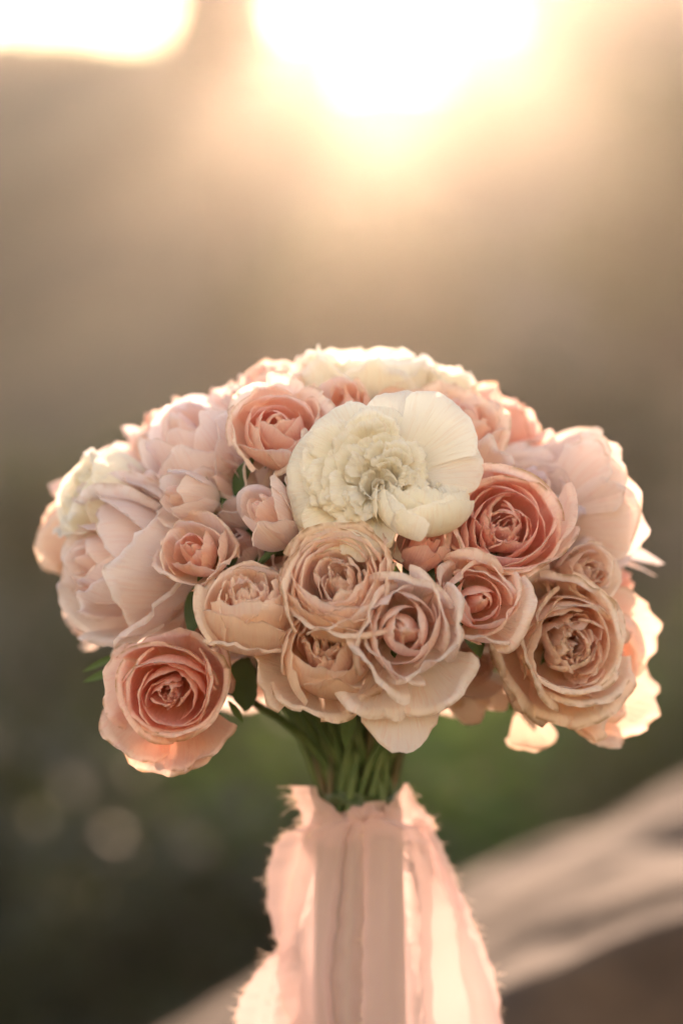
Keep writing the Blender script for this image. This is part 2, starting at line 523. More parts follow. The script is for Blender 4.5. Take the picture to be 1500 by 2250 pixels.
# ------------------------------------------------------------------ roses
def petal_grid(rng, rr, rz, r0, c1, c2, A, k=1.0, Lc=0.0, curl=0.0, drop=0.3, q=3.0, tip=0.0, ruff=0.0, wav=0.0,
               spiral=0.0, side=0.0, fold=0.0, cren=0.025, nu=21, nv=13, rfreq=7.0, z0=0.0):
    """One petal (units: mm) standing on the head axis, facing +X.
    The profile is a Bezier from the base (r0,z0) to the rim (rr,rz), then a lip of length Lc that turns outward by curl;
    it is swept through +-A radians round the axis, with a rounded outline, rolled sides, ruffles and waves."""
    u = np.linspace(-1, 1, nu)[:, None]
    v = np.linspace(0, 1, nv)[None, :]
    cf = 0.34 if Lc > 0 else 0.0
    vb = 1 - cf
    T = 1 - drop * np.abs(u) ** q + tip * np.exp(-(u / 0.2) ** 2) + cren * smooth_noise(rng, u, 9.0) + 0.5 * cren * smooth_noise(rng, u, 26.0)
    tb = np.clip(v / vb, 0, 1) * T

    def bz(t):
        a, b, c, d = (1 - t) ** 3, 3 * (1 - t) ** 2 * t, 3 * (1 - t) * t * t, t ** 3
        return (a * r0 + b * c1[0] + c * c2[0] + d * rr, a * z0 + b * c1[1] + c * c2[1] + d * rz)

    r, z = bz(tb)
    if Lc > 0:
        ra, za = bz(T - 0.01); rb, zb = bz(T + 0.01)
        al = np.arctan2(zb - za, rb - ra)
        w = np.clip((v - vb) / cf, 0, 1)
        lc = Lc * (1 + 0.25 * smooth_noise(rng, u, 4.0)) * (1 - 0.45 * np.abs(u) ** 2.5)
        c = curl * (0.75 + 0.6 * np.abs(u) + 0.3 * smooth_noise(rng, u, 3.0)) + 1e-4
        r = r + lc * (np.sin(al) - np.sin(al - c * w)) / c
        z = z + lc * (np.cos(al - c * w) - np.cos(al)) / c
    r = np.maximum(r, 0.15)
    r = r * (1 + spiral * u)
    ws = 0.72 + 0.28 * np.sin(np.clip(v * 1.15, 0, 1) * math.pi / 2)
    th = A * u * ws / k
    rho = r * k
    x = r - rho * (1 - np.cos(th))
    y = rho * np.sin(th)
    x = x + side * np.abs(u) ** 3 * v ** 2 - fold * (1 - np.abs(u)) ** 1.5 * v
    z = z + 0 * x
    P = np.stack([x, y, z], -1)
    du = np.gradient(P, axis=0); dv = np.gradient(P, axis=1)
    n = np.cross(dv, du)
    n /= np.linalg.norm(n, axis=-1, keepdims=True) + 1e-9
    d = ruff * smooth_noise(rng, u + 0 * v, rfreq) * v ** 4
    d = d + ruff * 0.5 * smooth_noise(rng, u + 0.3 * v, rfreq * 2.3) * v ** 6
    for _ in range(4):
        d = d + wav * 0.5 * np.sin(u * rng.uniform(-4, 4) + v * rng.uniform(-5, 5) + rng.uniform(0, 6.28)) * v
    P = P + n * d[..., None]
    uv = np.stack([u * 0.5 + 0.5 + 0 * v, v + 0 * u], -1).reshape(-1, 2)
    return P.reshape(-1, 3), grid_faces(nu, nv), uv


def rotz(P, a):
    c, s = math.cos(a), math.sin(a)
    return P @ np.array([[c, s, 0], [-s, c, 0], [0, 0, 1]])


def roty(P, a):
    c, s = math.cos(a), math.sin(a)
    return P @ np.array([[c, 0, -s], [0, 1, 0], [s, 0, c]])


class Head:
    """Builds the petals of one rose head in the frame of its Empty (axis +Z, calyx at the origin, mm -> m)."""
    def __init__(self, e, seed, mat):
        self.e, self.rng, self.mat = e, np.random.RandomState(seed), mat
        self.sq = np.array([self.rng.uniform(0.92, 1.08), self.rng.uniform(0.92, 1.08), 1.0])
        self.xf = None

    def sub(self, face, axis, H):
        """following petals stand on a lobe of their own: face centre (mm) and axis in the head's frame"""
        ax = Vector(axis).normalized()
        M = np.array(ax.to_track_quat('Z', 'Y').to_matrix())
        self.xf = (M, np.array(face) - np.array(ax) * H * 0.9)

    def petal(self, az, t, tilt=0.0, shift=(0, 0, 0), lean=0.0, mat=None, **kw):
        P, F, uv = petal_grid(self.rng, **kw)
        if lean:
            m = P.mean(0); P = rotz(P - m * [1, 1, 0], lean) + m * [1, 1, 0]
        if tilt:
            P = roty(P, tilt)
        P = (rotz(P, az) + np.array(shift)) * self.sq
        if self.xf is not None:
            P = P @ self.xf[0].T + self.xf[1]
        uv2 = np.tile([[np.clip(t, 0, 1), self.rng.uniform()]], (len(P), 1))
        return link_mesh('petal', P * 0.001, F, mat or self.mat, self.e, uv=uv, uv2=uv2)

    # -- a spiral head: a closed bud in the middle, its petals wrapping over each other, then rolled outer petals
    def spiral(self, R, H, n=22, t0=0.0, open_=1.0, curl=1.0, ruff=0.5, wav=0.35, droop=0.25, recess=0.0, core=0.05, gap=1.1, az0=0.0, dome=0.14):
        rng = self.rng
        off = rng.uniform(-0.13, 0.13, size=2) * R
        for i in range(n):
            t = t0 + (1 - t0) * i / (n - 1)
            az = az0 + i * 2.399 + rng.uniform(-0.4, 0.4)
            rr = R * (core + (0.92 - core) * t ** gap) * rng.uniform(0.95, 1.05)
            rz = H * (1 - recess * (1 - t) ** 2 - dome * t - droop * max(0, t - 0.5) ** 1.6 * open_) * rng.uniform(0.965, 1.03)
            belly = rr * (1.06 - 0.06 * t * open_) + R * (0.15 * (1 - t) + 0.04)
            A = R_(98 - 48 * t) * rng.uniform(0.8, 1.12)
            self.petal(az, t, tilt=R_(rng.uniform(-5, 5)), lean=rng.uniform(-0.22, 0.22), shift=(off[0] * (1 - t), off[1] * (1 - t), 0), rr=rr, rz=rz, r0=0.10 * R * (0.3 + t), c1=(belly * 0.8, H * 0.04 * (1 - t)),
                       c2=(belly * (1.16 - 0.12 * t * open_), rz * (0.66 + 0.06 * t)), A=A, k=1.02 + 0.33 * t,
                       Lc=R * (0.04 + 0.10 * max(0, 1 - t / 0.25) + 0.26 * t ** 2 * curl) * rng.uniform(0.7, 1.3), curl=R_(-25 * (1 - t) - 60 * max(0, 1 - t / 0.25) + 135 * t ** 1.6 * curl) * rng.uniform(0.6, 1.3),
                       drop=0.22 + 0.16 * t * rng.uniform(0.6, 1.3), q=rng.uniform(1.6, 2.4), tip=0.06 * t * rng.uniform(0, 1.8), ruff=ruff * (0.3 + 1.3 * t), wav=wav * (0.3 + t),
                       spiral=0.15 * (1 - 0.5 * t) * rng.uniform(0.7, 1.3), side=0.03 * R * t, nu=15 if t < 0.4 else 21)

    # -- a crumpled, quartered centre: a small closed heart in a ring of folded, ruffled petals
    def crumple(self, R, H, n=26, ruff=1.0, mat=None, heart=8):
        rng = self.rng
        if heart:
            self.spiral(R * 0.52, H * 0.98, n=heart, core=0.1, dome=0.10, droop=0.1, curl=0.25, ruff=0.6, gap=0.9, az0=rng.uniform(0, 6))
        for i in range(n):
            f = 0.42 + 0.58 * i / n
            az = i * 2.399 + rng.uniform(-0.5, 0.5)
            rr = R * (0.04 + 0.92 * f) * rng.uniform(0.88, 1.1)
            rz = H * (1.0 - 0.07 * f) * rng.uniform(0.95, 1.03)
            A = R_(rng.uniform(32, 66))
            self.petal(az, 0.2 + 0.4 * f * rng.uniform(0.5, 1.2), tilt=R_(rng.uniform(-6, 6)), lean=rng.uniform(-0.7, 0.7), mat=mat,
                       rr=rr, rz=rz, r0=0.08 * R, c1=(rr * 0.9, 0.05 * H), c2=(rr * rng.uniform(1.05, 1.2) + 0.08 * R, rz * 0.7), A=A,
                       Lc=R * 0.22 * rng.uniform(0.4, 1.2), curl=R_(rng.uniform(-70, 110)), drop=0.18, q=2.4, ruff=ruff * rng.uniform(0.6, 1.3),
                       wav=0.5, fold=rng.uniform(-0.10, 0.30) * R * f, cren=0.04, rfreq=9.0, nu=19, nv=11)

    # -- cupped outer petals round a crumpled centre
    def cup(self, R, H, n=11, t0=0.55, curl=0.8, ruff=0.9, wav=0.6, droop=0.15, flare=1.0, az0=0.0, width=66, r_in=0.62, globe=0.0):
        rng = self.rng
        for i in range(n):
            f = i / max(1, n - 1)
            t = t0 + (1 - t0) * f
            az = az0 + i * 2.399 + rng.uniform(-0.25, 0.25)
            rr = R * (r_in + (0.95 - r_in) * f) * rng.uniform(0.95, 1.05) * (1 - 0.22 * globe)
            rz = H * (1.0 - droop * f ** 2) * rng.uniform(0.95, 1.04)
            self.petal(az, t, tilt=R_(rng.uniform(-4, 4)), rr=rr, rz=rz, r0=0.16 * R * (0.4 + f), c1=(rr * 1.0, -0.02 * H),
                       c2=(rr * (1.22 - 0.16 * f * flare + 0.42 * globe), rz * 0.62), A=R_(width + 14 * (1 - f)) * rng.uniform(0.75, 1.1), k=1.25, lean=rng.uniform(-0.25, 0.25), Lc=R * (0.06 + 0.22 * f * curl),
                       curl=R_(20 + 110 * f * curl) * rng.uniform(0.6, 1.3), drop=0.18, q=2.6, tip=0.03 * rng.uniform(0, 1.5), ruff=ruff * (0.4 + f), wav=wav,
                       spiral=0.07, side=0.05 * R * f, cren=0.03)

    # -- wide guard petals folding away from the head
    def guard(self, R, H, azs, reach=1.35, rise=0.45, curl=60, width=52, ruff=1.2, wav=1.0, lip=0.28, t=1.0, tip=0.08, drop=0.28, q=2.2):
        rng = self.rng
        for gi, a in enumerate(azs):
            rc = reach[gi] if isinstance(reach, list) else reach
            wd = width[gi] if isinstance(width, list) else width
            cu = curl[gi] if isinstance(curl, list) else curl
            dr = drop[gi] if isinstance(drop, list) else drop
            rr = R * rc * rng.uniform(0.96, 1.04)
            rz = H * (rise[gi] if isinstance(rise, list) else rise) * rng.uniform(0.85, 1.15)
            lp = lip[gi] if isinstance(lip, list) else lip
            self.petal(R_(a), t, rr=rr, rz=rz, r0=0.16 * R, c1=(rr * 0.55, -0.06 * H), c2=(rr * 0.92, rz * 0.45), A=R_(wd) * rng.uniform(0.9, 1.1), k=1.5,
                       Lc=R * lp, curl=R_(cu) * rng.uniform(0.7, 1.3), drop=dr, q=q, tip=tip, ruff=ruff * 1.5, wav=wav * 1.5, side=-0.02 * R, cren=0.045, fold=rng.uniform(-0.04, 0.10) * R, nu=21, nv=15)

    # -- calyx: receptacle and sepals
    def calyx(self, R, n=5, length=1.0, spread=0.5):
        rng = self.rng
        prof = [(0.5, -6), (2.6, -5.2), (3.6, -3), (3.2, -0.5), (4.2, 1.2)]
        m = 10
        vs = [(r * math.cos(2 * math.pi * k / m), r * math.sin(2 * math.pi * k / m), z) for r, z in prof for k in range(m)]
        fs = [(i * m + k, i * m + (k + 1) % m, (i + 1) * m + (k + 1) % m, (i + 1) * m + k) for i in range(len(prof) - 1) for k in range(m)]
        link_mesh('calyx', np.array(vs) * 0.001, fs, M_SEPAL, self.e)
        for k in range(n):
            L = 17 * length * rng.uniform(0.8, 1.2)
            s = np.linspace(0, 1, 10)[:, None]; w = np.linspace(-1, 1, 5)[None, :]
            wid = 2.6 * (np.sin(np.pi * np.clip(s * 0.95 + 0.08, 0, 1)) ** 0.8) * (1 - 0.5 * s)
            sp = spread * rng.uniform(0.6, 1.4)
            r = 3.6 + L * s * math.sin(sp) + 4 * s ** 2 * sp
            z = -1.5 + L * s * math.cos(sp) - 5 * s ** 3 * sp
            P = np.stack([r + 0.5 * np.abs(w) * wid * 0.4, w * wid + 1.5 * s * s * rng.uniform(-1, 1), z + 0 * w], -1).reshape(-1, 3)
            P = rotz(P, k * 2 * math.pi / n + rng.uniform(-0.2, 0.2))
            link_mesh('sepal', P * 0.001, grid_faces(10, 5), M_SEPAL, self.e)


def _leaves(self, R):
    rng = self.rng
    a0 = rng.uniform(0, 6.28)
    for k in range(3):
        L = rng.uniform(22, 30); W = L * 0.27
        s = np.linspace(0, 1, 13)[:, None]; w = np.linspace(-1, 1, 7)[None, :]
        wid = W * np.sin(np.pi * np.clip(s, 0.01, 0.99)) ** 0.8 * (1 - 0.3 * s) * (1 + 0.06 * np.sin(s * 75))
        rise = rng.uniform(-0.1, 0.35)
        P = np.stack([3 + L * s * math.cos(rise) + 0 * w, w * wid, -9 - 3 * k + L * s * math.sin(rise) - 4 * s * s + 0.3 * np.abs(w) * wid], -1).reshape(-1, 3)
        link_mesh('leaf', rotz(P, a0 + k * 2.1 + rng.uniform(-0.3, 0.3)) * 0.001, grid_faces(13, 7), M_LEAF, self.e)


Head.leaves = _leaves

BIND = at(788, 1752, 0.0)
DOME = (760, 1385, 0.0)


def dome_y(px, py):
    dx = (px - DOME[0]) / 670
    dz = (DOME[1] - py) / (640 if py < DOME[1] else 330)
    s = 1 - dx * dx - dz * dz
    return -0.118 * math.sqrt(max(0.0, s))


stem_no = [0]


def rose(px, py, kind, R, H, axis, color, label, y=None, roll=0.0, seed=0, sepals=0, stem=True, group=None, sp=0.6, leafy=True, **kw):
    """px,py: photo pixel of the middle of the face; R face radius mm; H head height mm; axis = (right, up, toward camera)."""
    if y is None:
        y = dome_y(px, py)
    ax = Vector((axis[0], -axis[2], axis[1])).normalized()
    if y < -0.04 and kind != 'custom':
        R *= 1.10
    face = at(px, py, y)
    e = empty('rose', face - ax * (H * 0.9 * 0.001), label, 'rose', group)
    q = ax.to_track_quat('Z', 'Y')
    q = q @ Quaternion((0, 0, 1), R_(roll))
    e.rotation_mode = 'QUATERNION'
    e.rotation_quaternion = q
    h = Head(e, seed + int(px * 7 + py), PETAL[color])
    if kind == 'spiral':
        g = kw.pop('guards', None); gk = kw.pop('gk', {})
        h.spiral(R, H, **kw)
        if g: h.guard(R, H, g, **gk)
    elif kind == 'bud':
        g = kw.pop('guards', None); gk = kw.pop('gk', {})
        a = dict(n=13, open_=0.25, curl=0.45, droop=0.12, ruff=0.5, core=0.08)
        a.update(kw)
        h.spiral(R, H, **a)
        if g: h.guard(R, H, g, **gk)
    elif kind == 'garden':
        cr = kw.pop('crumple', {}); g = kw.pop('guards', None); gk = kw.pop('gk', {})
        a = dict(n=20); a.update(cr)
        rin = a.pop('r', 0.6)
        h.crumple(R * rin, H, **a)
        h.cup(R, H, **kw)
        if g: h.guard(R, H, g, **gk)
    elif kind == 'custom':
        kw['build'](h, R, H)
    if sepals or stem:
        h.calyx(R, n=sepals or 3, length=0.9, spread=sp)
        if leafy: h.leaves(R)
    if stem:
        k = stem_no[0]; stem_no[0] += 1
        rad = 0.0172 * math.sqrt((k + 0.5) / 46); a = k * 2.399
        b = BIND + Vector((rad * math.cos(a), rad * math.sin(a), 0))
        foot = Vector((b.x + 0.25 * (b.x - BIND.x), b.y * 1.25, 0.965))
        s0 = e.location.copy()
        d = b - s0
        c1 = s0 - ax * min(0.03, d.length * 0.3)
        c2 = b + Vector((d.x * (-0.20 if d.x > 0 else -0.12), d.y * -0.12, 0.046 if d.x > 0 else 0.060))
        pts = []
        for i in range(9):
            t = i / 8
            pts.append(s0 * (1 - t) ** 3 + c1 * 3 * t * (1 - t) ** 2 + c2 * 3 * t * t * (1 - t) + b * t ** 3)
        pts += [b * 0.5 + foot * 0.5, foot]
        th = 0.0021 * random.Random(k * 13 + 5).uniform(0.75, 1.2)
        vs, fs = tube(pts, [th * 0.8] * 3 + [th] * 8, 7)
        inv = (Matrix.Translation(e.location) @ q.to_matrix().to_4x4()).inverted()
        link_mesh('stem', [inv @ Vector(p) for p in vs], fs, M_STEM2 if k % 4 == 2 else M_STEM, e)
    return e


# ---- front of the bouquet --------------------------------------------------------------
rose(888, 1382, 'spiral', 24, 33, (0.0, 0.06, 1), 'blush', 'peach rose with tight round pink centre, front and lowest in the middle', y=-0.130, seed=101, n=22, core=0.03, gap=0.95, droop=0.3,
     guards=[-92, -125, -60], gk=dict(reach=[2.0, 1.45, 1.4], rise=[0.35, 0.5, 0.5], curl=[25, 90, 90], width=[40, 40, 40], tip=0.1, wav=1.3, lip=[0.08, 0.2, 0.2], drop=[0.6, 0.4, 0.4], q=0.95))
rose(1054, 1325, 'spiral', 20, 30, (0.12, 0.08, 1), 'shell', 'peach spiral rose with small round eye, right of the lowest middle rose', y=-0.112, seed=102, n=20, core=0.03, droop=0.28)
rose(1112, 1155, 'garden', 24.5, 32, (0.10, 0.25, 1), 'coral', 'large coral pink open rose right of the white double rose', seed=3, n=15, t0=0.45, r_in=0.5,
     crumple=dict(n=18, r=0.5, ruff=0.6), width=74, curl=0.9, ruff=0.7)
rose(742, 1268, 'garden', 24, 30, (-0.15, 0.5, 0.9), 'tan', 'tan crumpled rose with many thin layered rims below the white double rose', seed=4, n=24, t0=0.4, r_in=0.5,
     crumple=dict(n=16, r=0.48), width=66, curl=0.65, ruff=1.3)
rose(545, 1302, 'garden', 18, 36, (-0.05, 0.72, 0.8), 'tan', 'tan cupped rose with ruffled mauve centre left of the crumpled tan rose', seed=5, leafy=False, n=9, t0=0.6, r_in=0.72,
     crumple=dict(n=16, r=0.62), curl=0.3, ruff=0.9, width=70, globe=0.7, guards=[-100, 175], gk=dict(reach=1.08, rise=0.62, curl=90, width=60, lip=0.2))
rose(712, 1412, 'garden', 20, 36, (-0.02, 0.42, 1), 'tan', 'tan globe rose with pale mauve heart at the lowest front edge, left of middle', seed=6, n=9, t0=0.6, r_in=0.72,
     crumple=dict(n=15, r=0.58), curl=0.3, ruff=0.8, width=70, globe=0.8, guards=[192, -110, -50], gk=dict(reach=[1.45, 1.15, 1.15], rise=0.5, curl=[40, 120, 120], width=[34, 50, 46], tip=0.12, q=1.5))
rose(412, 1195, 'bud', 13.5, 30, (-0.25, 0.38, 1), 'shell', 'half open bud with coral heart below the sideways pale bud', seed=7, sepals=5, n=14, guards=[-120, -30, 60], gk=dict(reach=1.12, rise=0.72, curl=70, lip=0.18, width=70))
rose(372, 1090, 'bud', 11, 30, (-0.75, 0.10, 0.62), 'blush', 'pale pink bud turned sideways to the left', seed=8, sepals=5, n=13)
rose(558, 1110, 'bud', 14.5, 38, (-0.42, 0.42, 0.8), 'blush', 'pale pink rose seen from its side, tan folds inside, left of the white double rose', seed=9, n=12, curl=0.3)
rose(618, 925, 'spiral', 22, 33, (0.0, 0.45, 0.9), 'shell', 'open pale peach rose at the upper left of the white double rose', seed=10, n=20, core=0.10, droop=0.3, gap=1.0, ruff=0.8)
rose(940, 1170, 'bud', 11, 34, (0.22, 0.5, 0.85), 'coral', 'slim coral bud under the right lobe of the white double rose', seed=11, n=11, curl=0.4)


def white_double(h, R, H):
    """a quartered rose: lobes of folded petals with a cleft between them; frame: x right, y up, z to the viewer (mm)"""
    rng = h.rng
    h.sq = np.ones(3)
    Z = 20.0

    def folds(Rl, Hl, n, lo=0.15, fold=(0.0, 0.25)):
        for i in range(n):
            f = lo + (1 - lo) * (i + 0.5) / n
            rr = Rl * (0.05 + 0.88 * f) * rng.uniform(0.9, 1.08)
            h.petal(i * 2.399 + rng.uniform(-0.4, 0.4), rng.uniform(0.1, 0.8), lean=rng.uniform(-0.55, 0.55), tilt=R_(rng.uniform(-5, 5)), rr=rr, rz=Hl * (1.02 - 0.10 * f * f) * rng.uniform(0.96, 1.04), r0=1.5,
                    c1=(rr * 0.9, 0.1 * Hl), c2=(rr * 1.12 + 0.06 * Rl, 0.72 * Hl), A=R_(rng.uniform(34, 70)), k=1.0, Lc=Rl * rng.uniform(0.12, 0.3), curl=R_(rng.uniform(-70, 50)), drop=0.2, q=2.2,
                    ruff=1.1, wav=0.8, fold=rng.uniform(*fold) * Rl * f, cren=0.035, rfreq=9, nu=21, nv=12)

    # left half: broad domed petals under a mass of folded, ruffled ones that radiate from the cleft
    h.xf = (np.eye(3), np.array([0.0, 0.0, Z - 19]))
    for az, rr, rz in ((98, 37, 14), (128, 40, 15), (160, 41, 15), (192, 40, 15), (224, 37, 14), (252, 31, 13)):
        h.petal(R_(az), 0.9, rr=rr, rz=rz, r0=3, c1=(rr * 0.4, 13), c2=(rr * 0.85, rz * 1.55), A=R_(27), k=0.95, Lc=6, curl=R_(70), drop=0.2, q=2.4, ruff=1.0, wav=0.8, cren=0.03, nu=21, nv=15)
        h.petal(R_(az + 8), 1.0, rr=rr * 1.02, rz=rz - 7, r0=3, c1=(rr * 0.7, 2), c2=(rr * 1.15, rz * 0.5), A=R_(28), k=1.0, Lc=4, curl=R_(20), drop=0.2, q=2.4, ruff=0.8, wav=0.6, nu=17, nv=13)
    for i in range(54):
        az = 92 + 162 * ((i * 0.618) % 1.0) + rng.uniform(-6, 6)
        f = 0.3 + 0.58 * ((i * 0.7548) % 1.0)
        rr = 40 * f
        h.petal(R_(az), rng.uniform(0.2, 1.0), lean=rng.uniform(-0.5, 0.5), tilt=R_(rng.uniform(-3, 3)), rr=rr, rz=19 + 3.0 * math.sin(f * 3.0) + rng.uniform(-1, 1.2), r0=2.5, c1=(rr * 0.45, 15),
                c2=(rr * 0.9, 20.5), A=R_(rng.uniform(15, 28)), k=0.75, Lc=rng.uniform(3, 5.5), curl=R_(rng.uniform(10, 120)), drop=0.18, q=2.2, ruff=1.3, wav=0.6, fold=rng.uniform(-2, 3),
                cren=0.04, rfreq=9, nu=19, nv=11)
    # right lobe: a shallow bowl facing up, seen from below its rim
    h.sub((18.5, -2.5, Z - 2), (0.10, 0.80, 0.60), 21)
    folds(18, 19, 18, lo=0.2)
    h.cup(22, 20, n=8, t0=0.75, r_in=0.9, curl=0.03, ruff=0.6, globe=0.45, width=60, droop=0.05)
    # the tall fan petal standing behind the right lobe
    h.xf = (np.eye(3), np.array([2.0, 1.0, Z - 17]))
    for i in range(22):
        f = rng.uniform(0.12, 0.5); rr = 40 * f
        h.petal(R_(-25 + 6.5 * i), rng.uniform(0.3, 1), lean=rng.uniform(-0.4, 0.4), rr=rr, rz=20 + rng.uniform(0, 2), r0=2.5, c1=(rr * 0.4, 14), c2=(rr * 0.85, 22), A=R_(22), k=0.8, Lc=3, curl=R_(60), drop=0.2, ruff=1.2, wav=0.5, cren=0.04, rfreq=9, nu=17, nv=11)
    for da, rr, rz in ((47, 47, 13), (74, 43, 9), (24, 43, 9)):
        h.petal(R_(da), 0.95, rr=rr, rz=rz, r0=3, c1=(rr * 0.35, 11), c2=(rr * 0.75, rz * 1.7), A=R_(30), k=0.9, Lc=4, curl=R_(30), drop=0.2, q=2.4, ruff=0.7, wav=0.7, cren=0.02, nu=23, nv=15)
    # small eye in the cleft
    h.sub((-1.5, -1.5, Z + 1), (0, 0.2, 1), 14)
    for i in range(9):
        h.petal(R_(40 * i), 0.7, lean=rng.uniform(-0.5, 0.5), rr=7, rz=14.5, r0=1.5, c1=(4, 6), c2=(7, 11), A=R_(34), drop=0.2, ruff=0.9, nu=13, nv=9, Lc=2, curl=R_(50), rfreq=9)
    for i in range(5):
        h.petal(R_(72 * i), 0.9, rr=2.6, rz=14, r0=1.5, c1=(2.4, 5), c2=(3.2, 10), A=R_(50), drop=0.2, ruff=0.3, nu=9, nv=9, Lc=1.2, curl=R_(30))
    h.xf = None


rose(838, 1062, 'custom', 38, 22, (0.0, 0.22, 1), 'white', 'big creamy white double rose with folded lobes in the middle of the bouquet', seed=12, build=white_double)

rose(370, 1525, 'garden', 20, 33, (-0.06, -0.10, 1), 'coral', 'open coral rose hanging lowest on the left', y=-0.088, seed=13, leafy=False, n=14, t0=0.4, r_in=0.46, sepals=5, sp=1.2,
     crumple=dict(n=14, r=0.42, ruff=0.6), width=72, curl=0.8, ruff=0.8, guards=[-130, -95, -68, 40, 100, 175], gk=dict(reach=[1.4, 1.5, 1.5, 1.2, 1.15, 1.2], rise=0.72, curl=35, width=[36, 36, 34, 46, 50, 46], tip=0.05))
rose(1262, 1415, 'garden', 24, 36, (0.20, -0.02, 1), 'tan', 'large tan garden rose with torn rolled rims at the lower right', seed=14, n=13, t0=0.5, r_in=0.58,
     crumple=dict(n=24, r=0.55), width=64, curl=0.9, ruff=1.2, guards=[-100, -60, 150, 195, -140], gk=dict(reach=1.25, rise=0.62, curl=110, width=46, tip=0.05))
rose(1305, 1255, 'garden', 12.5, 26, (0.45, 0.2, 0.9), 'tan', 'small crumpled tan rose above the large tan garden rose', seed=15, n=8, t0=0.5, r_in=0.6,
     crumple=dict(n=16, r=0.58), curl=0.5, ruff=0.9)


# ---- left side: large pale roses seen from the side
rose(195, 1225, 'spiral', 30, 56, (-0.84, 0.12, 0.55), 'pale', 'huge pale rose facing left with long smooth outer petals', y=-0.058, seed=17, n=15, core=0.12, open_=0.75, curl=0.75, droop=0.32, ruff=1.2, wav=0.9,
     guards=[-95, -60, 80, 120], gk=dict(reach=1.05, rise=0.6, curl=60, width=52))
rose(385, 940, 'spiral', 25, 56, (-0.42, 0.72, 0.52), 'pale', 'large pale rose opening upward on the upper left shoulder', y=-0.045, seed=18, n=15, core=0.12, open_=0.6, curl=0.7, droop=0.25, ruff=1.0, wav=0.8,
     guards=[-90, -50, -130], gk=dict(reach=0.98, rise=0.6, curl=50, width=58))
rose(180, 1085, 'garden', 24, 34, (-0.88, 0.36, 0.30), 'white', 'creamy white rose edge on at the left side', y=-0.030, seed=19, n=10, t0=0.5, crumple=dict(n=18, r=0.6), ruff=1.4, curl=0.7)
rose(118, 1165, 'spiral', 27, 34, (-0.92, 0.12, -0.15), 'peach', 'peach rose rimmed with sunlight at the far left edge', y=0.030, seed=20, n=14, core=0.12, ruff=1.1, curl=0.7)
rose(245, 1010, 'spiral', 20, 34, (-0.80, 0.60, -0.2), 'blush', 'pale blush rose peeking over the white rose on the left', y=0.030, seed=21, n=13, core=0.12, ruff=1.1)
rose(345, 920, 'spiral', 19, 34, (-0.62, 0.78, 0.0), 'shell', 'sunlit blush rose with peach inside on the upper left outline', y=0.022, seed=22, n=14, core=0.12, ruff=1.1)
rose(470, 875, 'spiral', 20, 34, (-0.42, 0.88, 0.1), 'blush', 'blush rose on the outline between the shoulder and the peach top rose', y=0.012, seed=23, n=14, core=0.12, ruff=1.1)
rose(165, 1350, 'spiral', 21, 34, (-0.90, -0.25, -0.1), 'blush', 'pale rose behind the huge pale rose at the lower left edge', y=0.030, seed=35, n=12, core=0.12, ruff=1.0)
rose(470, 1060, 'spiral', 24, 40, (-0.25, 0.45, 0.8), 'blush', 'blush rose tucked behind the two pale buds', y=-0.060, seed=36, n=12, core=0.12, ruff=0.8)
rose(655, 1215, 'bud', 20, 38, (-0.1, 0.2, 1), 'blush', 'pale bud wedged behind the crumpled tan rose and the side on rose', y=-0.072, seed=37, n=11)
rose(450, 1385, 'bud', 18, 36, (-0.3, -0.1, 1), 'blush', 'small blush bud between the huge pale rose and the tan cupped rose', y=-0.062, seed=38, n=11, leafy=False)

# ---- top
rose(590, 820, 'spiral', 23, 36, (-0.22, 0.92, 0.25), 'shell', 'peach rose on the outline left of the white top rose', y=-0.012, seed=24, n=16, core=0.12, ruff=1.3, curl=0.8)
rose(795, 800, 'garden', 29, 36, (0.02, 0.97, 0.12), 'white', 'white rose crowning the top of the bouquet', y=-0.010, seed=25, n=14, t0=0.5, crumple=dict(n=16, r=0.6), ruff=1.5, curl=0.8, guards=[-90, -40, -140], gk=dict(reach=1.0, rise=0.72, curl=60, width=50))
rose(755, 860, 'bud', 15, 34, (0.0, 0.75, 0.7), 'peach', 'peach bud below the white top rose', y=-0.056, seed=26, n=11)
rose(975, 825, 'garden', 17, 32, (0.30, 0.92, 0.05), 'white', 'small cream rose right of the white top rose', y=0.0, seed=27, n=10, t0=0.5, crumple=dict(n=12, r=0.6), ruff=1.2)
rose(1030, 915, 'spiral', 23, 34, (0.30, 0.72, 0.62), 'peach', 'peach rose above the right lobe of the white double rose', y=-0.045, seed=28, n=16, core=0.12, ruff=1.2)
rose(885, 890, 'bud', 17, 36, (0.1, 0.8, 0.6), 'peach', 'peach bud between the white top rose and the white double rose', y=-0.052, seed=39, n=11)
rose(1130, 900, 'spiral', 23, 36, (0.62, 0.75, 0.05), 'coral', 'coral pink rose glowing on the upper right outline', y=0.010, seed=29, n=17, core=0.10, ruff=1.3)

# ---- right side
rose(1190, 1075, 'spiral', 25, 38, (0.42, 0.62, 0.62), 'pale', 'pale lilac white rose behind the large coral pink rose', y=-0.048, seed=30, n=13, core=0.14, ruff=1.2, open_=0.8, guards=[-30, 20, 80, -80], gk=dict(reach=1.1, rise=0.55, curl=60))
rose(1322, 1090, 'custom', 27, 36, (0.82, 0.32, -0.42), 'blush', 'wide open blush rose turned away, one big veined petal at the right edge', y=-0.010, seed=16,
     build=lambda h, R, H: (h.spiral(R * 0.95, H, n=18, core=0.1, ruff=1.0), h.guard(R, H, [-150, 130, 60, 170, 100], reach=1.25, rise=0.75, curl=40, width=62, lip=0.2), h.guard(R, H, [-70], reach=1.6, rise=0.5, curl=30, width=30, tip=0.25)))
rose(1372, 1285, 'spiral', 14, 30, (0.85, 0.10, 0.15), 'coral', 'small coral rose poking out on the right outline', y=-0.005, seed=31, n=12, core=0.12, ruff=0.9)
